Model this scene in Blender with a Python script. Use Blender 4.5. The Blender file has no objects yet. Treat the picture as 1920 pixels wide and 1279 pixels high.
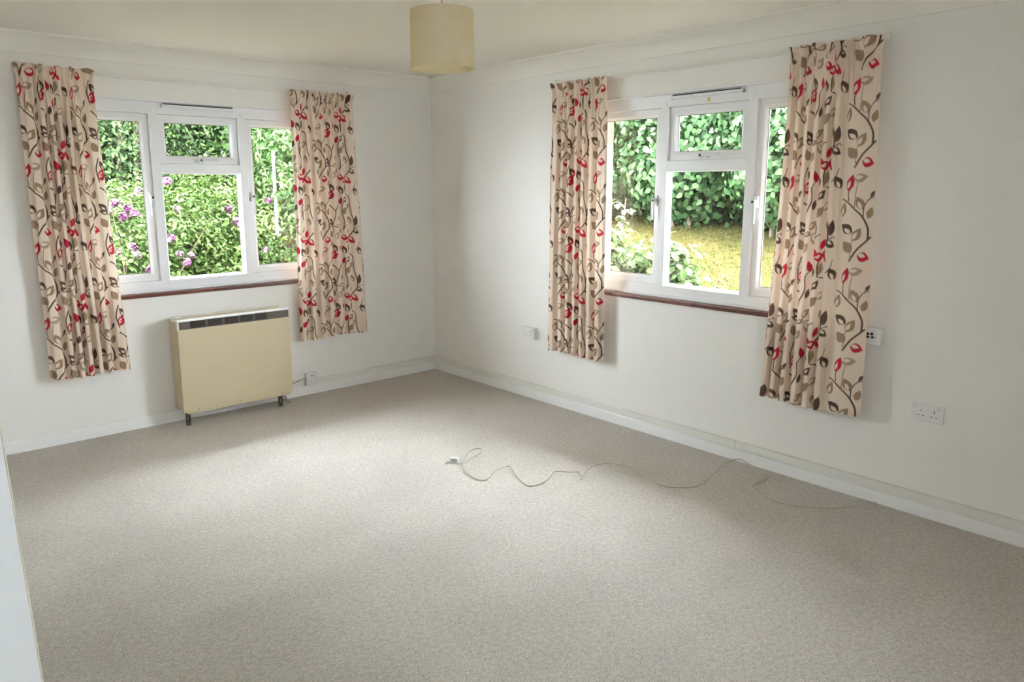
import bpy, bmesh, math, random
import numpy as np
from mathutils import Vector, Matrix

S = bpy.context.scene
COL = S.collection
rnd = random.Random(7)
R = math.radians

# ------------------------------------------------------------------ camera
YAW, PITCH, ROLL = 0.72512, -0.17646, -0.00208
cd = bpy.data.cameras.new('camera')
cam = bpy.data.objects.new('camera', cd); COL.objects.link(cam)
_f = Vector((math.sin(YAW) * math.cos(PITCH), math.cos(YAW) * math.cos(PITCH), math.sin(PITCH)))
_r = Vector((math.cos(YAW), -math.sin(YAW), 0)); _u = _r.cross(_f)
_c, _s = math.cos(ROLL), math.sin(ROLL)
r2, u2 = _c * _r + _s * _u, -_s * _r + _c * _u
m4 = Matrix.Identity(4)
for i in range(3):
    m4[i][0], m4[i][1], m4[i][2] = r2[i], u2[i], -_f[i]
m4[0][3], m4[1][3], m4[2][3] = -3.8564, -5.2758, 1.6282
cam.matrix_world = m4
cd.sensor_width = 36.0
cd.lens = 1383.86 / 1920 * 36
cd.shift_x, cd.shift_y = 16.77 / 1920, -44.37 / 1920
cd.clip_start = 0.02
S.camera = cam

# ------------------------------------------------------------------ light
w = bpy.data.worlds.new('overcast_sky'); S.world = w; w.use_nodes = True
wn = w.node_tree
wn.nodes['Background'].inputs[0].default_value = (0.875, 0.925, 1.0, 1)
# hazy bright sky, a little brighter overhead
_tc = wn.nodes.new('ShaderNodeTexCoord'); _sx = wn.nodes.new('ShaderNodeSeparateXYZ'); _mr = wn.nodes.new('ShaderNodeMapRange')
wn.links.new(_tc.outputs['Generated'], _sx.inputs[0]); wn.links.new(_sx.outputs['Z'], _mr.inputs['Value'])
SKY = 35.0
_mr.inputs['To Min'].default_value = SKY * .8; _mr.inputs['To Max'].default_value = SKY
wn.links.new(_mr.outputs[0], wn.nodes['Background'].inputs[1])
sd = bpy.data.lights.new('sun', 'SUN'); sun = bpy.data.objects.new('sun', sd); COL.objects.link(sun)
sd.energy = 9.0; sd.angle = R(25); sd.color = (1.0, 0.97, 0.9)
sun.rotation_euler = Vector((0.42, 0.52, -0.95)).to_track_quat('-Z', 'Y').to_euler()
vs = S.view_settings
S.display_settings.display_device = 'sRGB'
vs.view_transform = 'Standard'; vs.look = 'None'; vs.gamma = 1.0; vs.use_curve_mapping = False
vs.exposure = 0.92
cy = S.cycles
cy.max_bounces = 14; cy.diffuse_bounces = 8; cy.transparent_max_bounces = 24; cy.glossy_bounces = 4
cy.use_denoising = True

# ------------------------------------------------------------------ materials
def mat(name, col, rough=0.6, spec=0.3, metal=0.0, noise=None, bump=None, sheen=0):
    """Principled surface; noise=(scale, col2, lo, hi) mixes a second colour, bump=(scale, strength, distance)."""
    m = bpy.data.materials.new(name); m.use_nodes = True
    n, l = m.node_tree.nodes, m.node_tree.links
    b = n['Principled BSDF']
    b.inputs['Base Color'].default_value = (*col, 1)
    b.inputs['Roughness'].default_value = rough
    b.inputs['Specular IOR Level'].default_value = spec
    b.inputs['Metallic'].default_value = metal
    tc = n.new('ShaderNodeTexCoord')
    if noise:
        t = n.new('ShaderNodeTexNoise'); t.inputs['Scale'].default_value = noise[0]
        t.inputs['Detail'].default_value = 4
        l.new(tc.outputs['Object'], t.inputs['Vector'])
        rp = n.new('ShaderNodeValToRGB')
        rp.color_ramp.elements[0].position = noise[2]; rp.color_ramp.elements[1].position = noise[3]
        rp.color_ramp.elements[0].color = (*col, 1); rp.color_ramp.elements[1].color = (*noise[1], 1)
        l.new(t.outputs['Fac'], rp.inputs['Fac']); l.new(rp.outputs['Color'], b.inputs['Base Color'])
    if bump:
        t = n.new('ShaderNodeTexNoise'); t.inputs['Scale'].default_value = bump[0]
        t.inputs['Detail'].default_value = 3
        l.new(tc.outputs['Object'], t.inputs['Vector'])
        bp = n.new('ShaderNodeBump'); bp.inputs['Strength'].default_value = bump[1]
        bp.inputs['Distance'].default_value = bump[2]
        l.new(t.outputs['Fac'], bp.inputs['Height']); l.new(bp.outputs['Normal'], b.inputs['Normal'])
    return m

M = {}
M['wall'] = mat('wall_paint', (0.86, 0.847, 0.818), 0.85, 0.15, noise=(1.3, (0.848, 0.833, 0.80), .35, .75), bump=(90, .06, .004))
M['ceiling'] = mat('ceiling_paint', (0.88, 0.865, 0.81), 0.9, 0.1, noise=(1.1, (0.86, 0.845, 0.79), .35, .75), bump=(70, .05, .004))
M['gloss'] = mat('white_gloss_paint', (0.88, 0.885, 0.885), 0.3, 0.4, noise=(6, (0.86, 0.865, 0.865), .4, .7))
M['door'] = mat('white_door_paint', (0.83, 0.85, 0.87), 0.35, 0.4, noise=(4, (0.80, 0.82, 0.84), .4, .7))
M['dooredge'] = mat('cream_door_edge', (0.78, 0.72, 0.58), 0.5, 0.3, noise=(9, (0.74, 0.68, 0.54), .4, .7))
M['trunk'] = mat('trunking_plastic', (0.80, 0.795, 0.75), 0.55, 0.3, noise=(5, (0.78, 0.775, 0.725), .4, .7))
M['upvc'] = mat('upvc', (0.86, 0.87, 0.89), 0.28, 0.45, noise=(3, (0.84, 0.85, 0.87), .4, .7))
M['handle'] = mat('handle_white', (0.74, 0.74, 0.75), 0.3, 0.5, noise=(20, (0.71, 0.71, 0.72), .4, .7))
M['black'] = mat('black_plastic', (0.025, 0.024, 0.024), 0.45, 0.4, noise=(40, (0.035, 0.033, 0.032), .4, .7))
M['gasket'] = mat('gasket', (0.06, 0.06, 0.06), 0.6, 0.2, noise=(40, (0.05, 0.05, 0.05), .4, .7))
M['gold'] = mat('gold_label', (0.75, 0.55, 0.18), 0.35, 0.5, noise=(60, (0.65, 0.45, 0.12), .4, .7))
M['plastic'] = mat('white_plastic', (0.83, 0.83, 0.82), 0.35, 0.45, noise=(20, (0.80, 0.80, 0.785), .4, .7))
M['greyplastic'] = mat('grey_white_plastic', (0.76, 0.76, 0.76), 0.4, 0.4, noise=(20, (0.73, 0.73, 0.73), .4, .7))
M['cream'] = mat('cream_enamel', (0.60, 0.51, 0.345), 0.45, 0.35, noise=(5, (0.58, 0.49, 0.33), .35, .75), bump=(220, .03, .002))
M['creamlip'] = mat('pale_cream_enamel', (0.83, 0.79, 0.67), 0.3, 0.5, noise=(5, (0.81, 0.77, 0.64), .35, .75))
M['grille'] = mat('grille_bronze', (0.105, 0.09, 0.075), 0.5, 0.4, noise=(30, (0.12, 0.10, 0.085), .4, .7))
M['grilledark'] = mat('grille_opening', (0.035, 0.03, 0.026), 0.6, 0.3, noise=(60, (0.05, 0.043, 0.036), .4, .7))
M['steel'] = mat('dark_bracket', (0.06, 0.055, 0.05), 0.5, 0.4, noise=(40, (0.09, 0.08, 0.07), .4, .7))
M['flex'] = mat('old_beige_flex', (0.42, 0.35, 0.27), 0.6, 0.3, noise=(40, (0.36, 0.30, 0.22), .4, .7))
M['cable'] = mat('cream_cable', (0.53, 0.475, 0.375), 0.5, 0.3, noise=(40, (0.49, 0.435, 0.34), .4, .7))
M['lampcord'] = mat('lamp_flex', (0.45, 0.42, 0.36), 0.5, 0.3, noise=(40, (0.40, 0.38, 0.32), .4, .7))
M['bulb'] = mat('bulb_glass', (0.82, 0.82, 0.80), 0.2, 0.5, noise=(10, (0.80, 0.80, 0.78), .4, .7))
M['brick'] = mat('outside_brick', (0.30, 0.17, 0.12), 0.9, 0.1, noise=(8, (0.22, 0.12, 0.085), .4, .7))

def tile_mat():
    m = mat('quarry_tile', (0.20, 0.065, 0.04), 0.28, 0.5, bump=(60, .08, .003))
    n, l = m.node_tree.nodes, m.node_tree.links
    g = n.new('ShaderNodeNewGeometry'); rp = n.new('ShaderNodeValToRGB')
    rp.color_ramp.elements[0].color = (0.085, 0.032, 0.024, 1); rp.color_ramp.elements[1].color = (0.15, 0.055, 0.038, 1)
    l.new(g.outputs['Random Per Island'], rp.inputs['Fac'])
    l.new(rp.outputs['Color'], n['Principled BSDF'].inputs['Base Color'])
    return m
M['tile'] = tile_mat()

def carpet_mat():
    m = bpy.data.materials.new('carpet_pile'); m.use_nodes = True
    n, l = m.node_tree.nodes, m.node_tree.links
    b = n['Principled BSDF']; b.inputs['Roughness'].default_value = 1.0
    b.inputs['Specular IOR Level'].default_value = 0.05
    tc = n.new('ShaderNodeTexCoord')
    mp = n.new('ShaderNodeMapping'); mp.inputs['Scale'].default_value = (1.0, 1.35, 1.0)
    mp.inputs['Rotation'].default_value = (0, 0, R(38))
    l.new(tc.outputs['Object'], mp.inputs['Vector'])
    def noise(scale, det):
        t = n.new('ShaderNodeTexNoise'); t.inputs['Scale'].default_value = scale; t.inputs['Detail'].default_value = det
        t.inputs['Roughness'].default_value = 0.65
        l.new(mp.outputs['Vector'], t.inputs['Vector']); return t
    fine, mid, big = noise(170, 3), noise(45, 3), noise(1.6, 3)
    r1 = n.new('ShaderNodeValToRGB')
    e = r1.color_ramp.elements
    e[0].position = .30; e[0].color = (0.20, 0.17, 0.145, 1); e[1].position = .68; e[1].color = (0.69, 0.65, 0.605, 1)
    k = e.new(.44); k.color = (0.49, 0.453, 0.412, 1); k = e.new(.55); k.color = (0.58, 0.54, 0.495, 1)
    l.new(fine.outputs['Fac'], r1.inputs['Fac'])
    def mul(a, fac_out, lo, hi, p0, p1):
        rr = n.new('ShaderNodeMapRange'); rr.inputs['From Min'].default_value = p0; rr.inputs['From Max'].default_value = p1
        rr.inputs['To Min'].default_value = lo; rr.inputs['To Max'].default_value = hi
        l.new(fac_out, rr.inputs['Value'])
        x = n.new('ShaderNodeVectorMath'); x.operation = 'SCALE'
        l.new(a, x.inputs[0]); l.new(rr.outputs[0], x.inputs['Scale']); return x.outputs[0]
    c = mul(r1.outputs['Color'], mid.outputs['Fac'], .88, 1.12, .35, .65)
    c = mul(c, big.outputs['Fac'], .94, 1.06, .3, .7)
    l.new(c, b.inputs['Base Color'])
    bp = n.new('ShaderNodeBump'); bp.inputs['Strength'].default_value = .45; bp.inputs['Distance'].default_value = .006
    l.new(fine.outputs['Fac'], bp.inputs['Height']); l.new(bp.outputs['Normal'], b.inputs['Normal'])
    return m
M['carpet'] = carpet_mat()

def glass_mat():
    m = bpy.data.materials.new('window_glass'); m.use_nodes = True
    n, l = m.node_tree.nodes, m.node_tree.links
    n.clear()
    o = n.new('ShaderNodeOutputMaterial'); tr = n.new('ShaderNodeBsdfTransparent'); gl = n.new('ShaderNodeBsdfGlossy')
    tr.inputs['Color'].default_value = (0.96, 0.975, 0.965, 1); gl.inputs['Roughness'].default_value = 0.02
    lw = n.new('ShaderNodeLayerWeight'); pw = n.new('ShaderNodeMath'); pw.operation = 'POWER'; pw.inputs[1].default_value = 5
    fr = n.new('ShaderNodeMath'); fr.operation = 'MULTIPLY_ADD'; fr.inputs[1].default_value = .9; fr.inputs[2].default_value = .045
    l.new(lw.outputs['Facing'], pw.inputs[0]); l.new(pw.outputs[0], fr.inputs[0])       # Schlick reflectance of each face
    nz = n.new('ShaderNodeTexNoise'); nz.inputs['Scale'].default_value = 2.0
    ml = n.new('ShaderNodeMath'); ml.operation = 'MULTIPLY'
    rr = n.new('ShaderNodeMapRange'); rr.inputs['To Min'].default_value = .9; rr.inputs['To Max'].default_value = 1.1
    l.new(nz.outputs['Fac'], rr.inputs['Value']); l.new(fr.outputs[0], ml.inputs[0]); l.new(rr.outputs[0], ml.inputs[1])
    mx = n.new('ShaderNodeMixShader')
    l.new(ml.outputs[0], mx.inputs[0]); l.new(tr.outputs[0], mx.inputs[1]); l.new(gl.outputs[0], mx.inputs[2])
    l.new(mx.outputs[0], o.inputs['Surface'])
    return m
M['glass'] = glass_mat()

def fabric_mat(name, attr=None, col=(0.7, 0.6, 0.5), trans=.25, scale=700, mottle=None, vary=.13):
    m = bpy.data.materials.new(name); m.use_nodes = True
    n, l = m.node_tree.nodes, m.node_tree.links
    n.clear()
    o = n.new('ShaderNodeOutputMaterial'); d = n.new('ShaderNodeBsdfDiffuse'); t = n.new('ShaderNodeBsdfTranslucent')
    mx = n.new('ShaderNodeMixShader'); mx.inputs[0].default_value = trans
    tc = n.new('ShaderNodeTexCoord')
    nz = n.new('ShaderNodeTexNoise'); nz.inputs['Scale'].default_value = scale; nz.inputs['Detail'].default_value = 2
    l.new(tc.outputs['Object'], nz.inputs['Vector'])
    rr = n.new('ShaderNodeMapRange'); rr.inputs['To Min'].default_value = 1 - vary; rr.inputs['To Max'].default_value = 1 + vary
    l.new(nz.outputs['Fac'], rr.inputs['Value'])
    sc = n.new('ShaderNodeVectorMath'); sc.operation = 'SCALE'; l.new(rr.outputs[0], sc.inputs['Scale'])
    if attr:
        a = n.new('ShaderNodeAttribute'); a.attribute_name = attr; l.new(a.outputs['Color'], sc.inputs[0])
    elif mottle:
        nz2 = n.new('ShaderNodeTexNoise'); nz2.inputs['Scale'].default_value = mottle[0]; nz2.inputs['Detail'].default_value = 3
        l.new(tc.outputs['Object'], nz2.inputs['Vector'])
        rp = n.new('ShaderNodeValToRGB'); rp.color_ramp.elements[0].color = (*col, 1); rp.color_ramp.elements[1].color = (*mottle[1], 1)
        rp.color_ramp.elements[0].position = .35; rp.color_ramp.elements[1].position = .65
        l.new(nz2.outputs['Fac'], rp.inputs['Fac']); l.new(rp.outputs['Color'], sc.inputs[0])
    else:
        sc.inputs[0].default_value = col
    bp = n.new('ShaderNodeBump'); bp.inputs['Strength'].default_value = .12; bp.inputs['Distance'].default_value = .002
    l.new(nz.outputs['Fac'], bp.inputs['Height'])
    for s in (d, t):
        l.new(sc.outputs[0], s.inputs['Color']); l.new(bp.outputs['Normal'], s.inputs['Normal'])
    l.new(d.outputs[0], mx.inputs[1]); l.new(t.outputs[0], mx.inputs[2]); l.new(mx.outputs[0], o.inputs['Surface'])
    return m
M['curtain'] = fabric_mat('printed_curtain_cotton', attr='print', trans=.07)
M['shade'] = fabric_mat('lampshade_parchment', col=(0.86, 0.79, 0.60), trans=.55, scale=60, mottle=(7, (0.90, 0.85, 0.70)), vary=.04)

def leaf_mat(name, stops, trans=.35, rough=.5, spec=.15, k=.19):
    stops = [tuple(c * k for c in q) for q in stops]          # leaf reflectances are a few per cent
    m = bpy.data.materials.new(name); m.use_nodes = True
    n, l = m.node_tree.nodes, m.node_tree.links
    b = n['Principled BSDF']; b.inputs['Roughness'].default_value = rough; b.inputs['Specular IOR Level'].default_value = spec
    g = n.new('ShaderNodeNewGeometry'); rp = n.new('ShaderNodeValToRGB')
    el = rp.color_ramp.elements
    el[0].color = (*stops[0], 1); el[1].color = (*stops[-1], 1)
    for i, s in enumerate(stops[1:-1]):
        k = el.new((i + 1) / (len(stops) - 1)); k.color = (*s, 1)
    l.new(g.outputs['Random Per Island'], rp.inputs['Fac']); l.new(rp.outputs['Color'], b.inputs['Base Color'])
    t = n.new('ShaderNodeBsdfTranslucent'); l.new(rp.outputs['Color'], t.inputs['Color'])
    mx = n.new('ShaderNodeMixShader'); mx.inputs[0].default_value = trans
    l.new(b.outputs[0], mx.inputs[1]); l.new(t.outputs[0], mx.inputs[2])
    l.new(mx.outputs[0], n['Material Output'].inputs['Surface'])
    return m
M['leaf_bright'] = leaf_mat('bright_leaves', [(0.10, 0.22, 0.03), (0.20, 0.38, 0.06), (0.33, 0.52, 0.12), (0.46, 0.60, 0.20)])
M['leaf_mid'] = leaf_mat('mid_green_leaves', [(0.07, 0.18, 0.04), (0.17, 0.37, 0.08), (0.32, 0.56, 0.15)])
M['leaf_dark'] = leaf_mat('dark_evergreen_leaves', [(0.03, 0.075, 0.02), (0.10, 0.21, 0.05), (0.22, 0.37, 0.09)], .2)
M['leaf_hedge'] = leaf_mat('hedge_leaves', [(0.06, 0.18, 0.06), (0.17, 0.40, 0.13), (0.34, 0.62, 0.24), (0.50, 0.78, 0.34)])
M['leaf_pale'] = leaf_mat('pale_young_leaves', [(0.22, 0.40, 0.10), (0.36, 0.55, 0.17), (0.52, 0.66, 0.30)])
M['petal'] = leaf_mat('pink_petals', [(0.50, 0.13, 0.42), (0.66, 0.28, 0.55), (0.75, 0.42, 0.62)], .3, k=.23)
M['petal_pale'] = leaf_mat('pale_pink_petals', [(0.66, 0.38, 0.52), (0.78, 0.55, 0.64), (0.82, 0.66, 0.70)], .3, k=.23)
M['seedhead'] = leaf_mat('rusty_seed_spikes', [(0.35, 0.22, 0.12), (0.45, 0.30, 0.18)], .2)
M['bark'] = mat('bark', (0.12, 0.09, 0.065), 0.9, 0.1, noise=(14, (0.22, 0.17, 0.12), .35, .7), bump=(30, .5, .01))
M['lawn'] = mat('mossy_lawn', (0.044, 0.039, 0.013), 0.95, 0.05, noise=(3.2, (0.068, 0.053, 0.018), .35, .68), bump=(30, .6, .03))
M['grass'] = leaf_mat('grass_blades', [(0.20, 0.25, 0.045), (0.32, 0.33, 0.085), (0.46, 0.43, 0.14)], .3)
M['soil'] = mat('garden_soil', (0.10, 0.075, 0.05), 0.95, 0.05, noise=(6, (0.16, 0.12, 0.075), .35, .7), bump=(25, .5, .02))

# ------------------------------------------------------------------ mesh helpers
def link(name, me, m=None, parent=None):
    if m is not None and not me.materials:
        for k in (m if isinstance(m, (list, tuple)) else [m]):
            me.materials.append(k)
    o = bpy.data.objects.new(name, me); COL.objects.link(o)
    if parent is not None: o.parent = parent
    return o

def finish(bm, name, m, parent=None, smooth=False, bevel=0, seg=2):
    if bevel:
        bmesh.ops.remove_doubles(bm, verts=bm.verts, dist=1e-6)
        bmesh.ops.bevel(bm, geom=[e for e in bm.edges if e.is_manifold and e.calc_face_angle(0) > .6], offset=bevel,
                        segments=seg, affect='EDGES', profile=.5, clamp_overlap=True)
    bmesh.ops.recalc_face_normals(bm, faces=bm.faces)
    me = bpy.data.meshes.new(name)
    for f in bm.faces: f.smooth = smooth
    bm.to_mesh(me); bm.free()
    return link(name, me, m, parent)

def box(bm, x0, x1, y0, y1, z0, z1, mi=0, bevel=0, seg=2):
    if bevel:
        b2 = bmesh.new(); box(b2, x0, x1, y0, y1, z0, z1, mi)
        bmesh.ops.bevel(b2, geom=list(b2.edges), offset=bevel, segments=seg, affect='EDGES', profile=.5, clamp_overlap=True)
        merge(bm, b2, mi); return
    v = [bm.verts.new((x, y, z)) for x in (x0, x1) for y in (y0, y1) for z in (z0, z1)]
    for q in ((0, 1, 3, 2), (4, 6, 7, 5), (0, 4, 5, 1), (2, 3, 7, 6), (0, 2, 6, 4), (1, 5, 7, 3)):
        bm.faces.new([v[i] for i in q]).material_index = mi

def merge(bm, b2, mi=None):
    mp = {v: bm.verts.new(v.co) for v in b2.verts}
    for f in b2.faces:
        g = bm.faces.new([mp[v] for v in f.verts]); g.material_index = f.material_index if mi is None else mi; g.smooth = f.smooth
    b2.free()

def ring(bm, a0, a1, z0, z1, prof, mi=0):
    """Rectangular frame lofted through prof = [(inset, depth)...], closed on itself."""
    loops = []
    for i, d in prof:
        loops.append([bm.verts.new(c) for c in ((a0 + i, d, z0 + i), (a1 - i, d, z0 + i), (a1 - i, d, z1 - i), (a0 + i, d, z1 - i))])
    n = len(loops)
    for k in range(n):
        A, B = loops[k], loops[(k + 1) % n]
        for j in range(4):
            bm.faces.new((A[j], A[(j + 1) % 4], B[(j + 1) % 4], B[j])).material_index = mi

def tube(bm, pts, rad, seg=8, mi=0, cap=True, smooth=True):
    pts = [Vector(p) for p in pts]
    rads = rad if isinstance(rad, (list, tuple)) else [rad] * len(pts)
    prev = None; loops = []
    up = Vector((0, 0, 1))
    for i, p in enumerate(pts):
        t = (pts[min(i + 1, len(pts) - 1)] - pts[max(i - 1, 0)]).normalized()
        if prev is None:
            a = t.cross(up if abs(t.z) < .9 else Vector((1, 0, 0))).normalized()
        else:
            a = (prev - t * prev.dot(t)).normalized()
        prev = a; b = t.cross(a)
        loops.append([bm.verts.new(p + (a * math.cos(q) + b * math.sin(q)) * rads[i]) for q in [2 * math.pi * k / seg for k in range(seg)]])
    for A, B in zip(loops, loops[1:]):
        for k in range(seg):
            f = bm.faces.new((A[k], A[(k + 1) % seg], B[(k + 1) % seg], B[k])); f.smooth = smooth; f.material_index = mi
    if cap:
        bm.faces.new(loops[0][::-1]).material_index = mi; bm.faces.new(loops[-1]).material_index = mi

def lathe(bm, prof, c=(0, 0, 0), seg=48, mi=0, axis='z', closed=False):
    """prof = [(radius, height)...] spun round an axis through c."""
    loops = []
    for r_, h in prof:
        L = []
        for k in range(seg):
            q = 2 * math.pi * k / seg
            x, y = r_ * math.cos(q), r_ * math.sin(q)
            co = (x, y, h) if axis == 'z' else (x, h, y)
            L.append(bm.verts.new(Vector(co) + Vector(c)))
        loops.append(L)
    pairs = list(zip(loops, loops[1:])) + ([(loops[-1], loops[0])] if closed else [])
    for A, B in pairs:
        for k in range(seg):
            f = bm.faces.new((A[k], A[(k + 1) % seg], B[(k + 1) % seg], B[k])); f.smooth = True; f.material_index = mi
    if not closed:
        for L, (r_, h) in ((loops[0], prof[0]), (loops[-1], prof[-1])):
            if r_ > 1e-5: bm.faces.new(L).material_index = mi

def smooth_curve(pts, n=8):
    pts = [Vector(p) for p in pts]; out = []
    for i in range(len(pts) - 1):
        p0, p1, p2, p3 = pts[max(i - 1, 0)], pts[i], pts[i + 1], pts[min(i + 2, len(pts) - 1)]
        for k in range(n):
            t = k / n
            out.append(.5 * ((2 * p1) + (p2 - p0) * t + (2 * p0 - 5 * p1 + 4 * p2 - p3) * t * t + (3 * p1 - p0 - 3 * p2 + p3) * t ** 3))
    out.append(pts[-1]); return out

def tag(o, label, cat=None, group=None, kind=None):
    if label: o['label'] = label
    if cat: o['category'] = cat
    if group: o['group'] = group
    if kind: o['kind'] = kind
    return o

def empty(name, loc, rz=0):
    o = bpy.data.objects.new(name, None); COL.objects.link(o); o.empty_display_size = .1
    o.location = loc; o.rotation_euler = (0, 0, rz); return o

# ------------------------------------------------------------------ room shell
# Corner of the two window walls is the origin; wall_left is y = 0, wall_right is x = 0.
XW, YW, HC = -4.45, -6.6, 2.515          # hall-side wall, rear wall, ceiling
HEAD, SILL, TH = 2.19, 0.895, 0.27
C1, C2, HALF = -1.944, 2.697, 0.90        # window centres along each wall, half width

def wall_with_hole(name, a0, a1, holes, rz, loc):
    bm = bmesh.new()
    cuts = [a0] + [q for h in holes for q in h[:2]] + [a1]
    for mi, d0, d1 in ((0, 0, .12), (1, .12, TH)):              # plastered inner leaf, brick outer leaf
        for i in range(0, len(cuts), 2):
            box(bm, cuts[i], cuts[i + 1], d0, d1, -.2, HC + .25, mi)
        for h in holes:
            box(bm, h[0], h[1], d0, d1, -.2, h[2], mi); box(bm, h[0], h[1], d0, d1, h[3], HC + .25, mi)
    o = finish(bm, name, [M['wall'], M['brick']]); o.rotation_euler.z = rz; o.location = loc
    return tag(o, None, kind='structure')

tag(wall_with_hole('wall_left', XW - TH, TH, [(C1 - HALF, C1 + HALF, SILL, HEAD)], 0, (0, 0, 0)), 'cream wall with window above the storage heater')
tag(wall_with_hole('wall_right', 0, -YW + TH, [(C2 - HALF, C2 + HALF, SILL, HEAD)], R(-90), (0, 0, 0)), 'cream wall on the right with window facing the lawn')
wall_with_hole('wall_rear', -TH, -XW + TH, [(2.95, 3.55, 1.2, 2.1)], R(180), (0, YW, 0))  # hole for the added rear window
wall_with_hole('wall_hall', YW, 0, [], R(90), (XW, 0, 0))
bm = bmesh.new(); box(bm, XW - TH, TH, YW - TH, TH, -.2, 0)
tag(finish(bm, 'floor', M['carpet']), 'beige grey flecked carpet', kind='structure')
bm = bmesh.new(); box(bm, XW - TH - .3, TH + .3, YW - TH - .3, TH + .3, HC, HC + .22)
tag(finish(bm, 'ceiling', M['ceiling']), 'plain cream white ceiling', kind='structure')

bm = bmesh.new()  # unseen roof overhang, added to keep high sky off the floor
box(bm, XW - TH, TH + .70, TH, TH + .70, 2.30, 2.48); box(bm, TH, TH + .70, YW - TH, TH, 2.30, 2.48)
tag(finish(bm, 'added_eaves', M['gloss']), 'unseen white roof overhang added outside the windows to block high sky', kind='structure')

def room_loft(name, prof, m, sides='lrbh', smooth=False, kindlabel=None, ends=None):
    """A moulding with section prof = [(inset, z)...] run along chosen walls, mitred at the corners."""
    cor = {'l': ((XW, 0), (0, 0)), 'r': ((0, 0), (0, YW)), 'b': ((0, YW), (XW, YW)), 'h': ((XW, YW), (XW, 0))}
    sg = {'l': ((1, -1), (-1, -1)), 'r': ((-1, -1), (-1, 1)), 'b': ((-1, 1), (1, 1)), 'h': ((1, 1), (1, -1))}
    bm = bmesh.new()
    for s in sides:
        L = []
        for e in (0, 1):
            (x, y), (sx, sy) = cor[s][e], sg[s][e]
            L.append([bm.verts.new((x + sx * i, y + sy * i, z)) for i, z in prof])
        for k in range(len(prof)):
            k2 = (k + 1) % len(prof)
            f = bm.faces.new((L[0][k], L[1][k], L[1][k2], L[0][k2])); f.smooth = smooth and k < len(prof) - 4
    return tag(finish(bm, name, m, smooth=False), kindlabel, kind='structure')

cv = []
for k in range(13):
    q = math.pi / 2 * k / 12
    cv.append((.104 - .092 * math.cos(q), 2.411 + .092 * math.sin(q)))
cove = [(0, 2.403), (.012, 2.403)] + cv + [(.104, HC), (0, HC)]
room_loft('trim_1', cove, M['ceiling'], kindlabel='concave cream cornice where walls meet ceiling')
sk = [(0, 0), (.016, 0), (.016, .066), (.013, .072), (.008, .074), (0, .074)]
room_loft('baseboard_left', sk, M['gloss'], 'l', kindlabel='low white skirting board under the left window')
room_loft('baseboard_right', sk, M['gloss'], 'r', kindlabel='low white skirting board along the right wall')
room_loft('baseboard_rear', sk, M['gloss'], 'b'); room_loft('baseboard_hall', sk, M['gloss'], 'h')

# cable trunking above the skirting
bm = bmesh.new(); box(bm, -1.185, -.0235, -.0235, 0, .0755, .121, bevel=.002)
box(bm, -1.186, -1.15, -.0245, 0, .0745, .122, bevel=.002)
tag(finish(bm, 'trim_2', M['trunk']), 'cream cable trunking above skirting left of the corner', kind='structure')
bm = bmesh.new()
box(bm, -.0235, 0, -3.04, 0, .0755, .121, bevel=.002); box(bm, -.0235, 0, YW, -3.0425, .0755, .121, bevel=.002)
tag(finish(bm, 'trim_3', M['trunk']), 'cream cable trunking running along the right wall', kind='structure')

# open door at the far left, hinged on the hall wall, a little out of plumb
d = empty('door_1', (-3.642, -3.62, .008)); tag(d, 'edge of a white door standing open at far left', kind='structure')
bm = bmesh.new(); box(bm, -.775, -.003, -.0195, .018, 0, 1.985, bevel=.002); finish(bm, 'door_leaf', M['door'], d)
bm = bmesh.new(); box(bm, -.003, 0, -.0205, .0185, 0, 1.985, bevel=.0012); finish(bm, 'door_edge', M['dooredge'], d)
bm = bmesh.new()
lathe(bm, [(.026, -.0195), (.026, -.026), (.012, -.028), (.010, -.05)], (-.07, 0, 1.02), 24, axis='y')
tube(bm, [(-.07, -.05, 1.02), (-.10, -.053, 1.02), (-.18, -.052, 1.02)], .009)
finish(bm, 'door_handle', M['handle'], d)
d.rotation_euler = (0, math.atan(-.0313), 0)

# small unseen window added behind the viewpoint to brighten the near room and door
wr = empty('added_fill_window', (0, YW, 0), R(180)); tag(wr, None, kind='structure')
bm = bmesh.new(); ring(bm, 2.95, 3.55, 1.2, 2.1, [(0, .05), (.06, .05), (.06, .12), (0, .12)]); finish(bm, 'window_frame', M['upvc'], wr)
bm = bmesh.new(); box(bm, 3.005, 3.495, .08, .084, 1.255, 2.045); finish(bm, 'pane', M['glass'], wr)

# ------------------------------------------------------------------ the two windows
SASH = [(0, .0645), (.003, .0625), (.034, .0625), (.038, .065), (.053, .078), (.053, .0905), (0, .0905)]
BEAD = [(0, .0905), (0, .060), (.003, .058), (.012, .072), (.012, .0905)]
SEAL = [(.0, .0838), (.0, .079), (.003, .079), (.003, .0838)]

def lever(bm, x, z, L, horiz=False, flip=1):
    """Window handle: rounded base block, neck and tapering lever."""
    if horiz:
        box(bm, x - .032, x + .032, .044, .0635, z - .012, z + .012, bevel=.004)
        tube(bm, [(x, .050, z), (x, .020, z)], .011, 12)
        box(bm, x - .014, x + L, .010, .026, z - .002, z + .018, bevel=.005)
    else:
        box(bm, x - .012, x + .012, .044, .0635, z - .036, z + .032, bevel=.004)
        tube(bm, [(x, .050, z), (x, .020, z)], .011, 12)
        box(bm, x - .008 + flip * .006, x + .008 + flip * .006, .010, .026, z - L, z + .014, bevel=.005)

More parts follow.
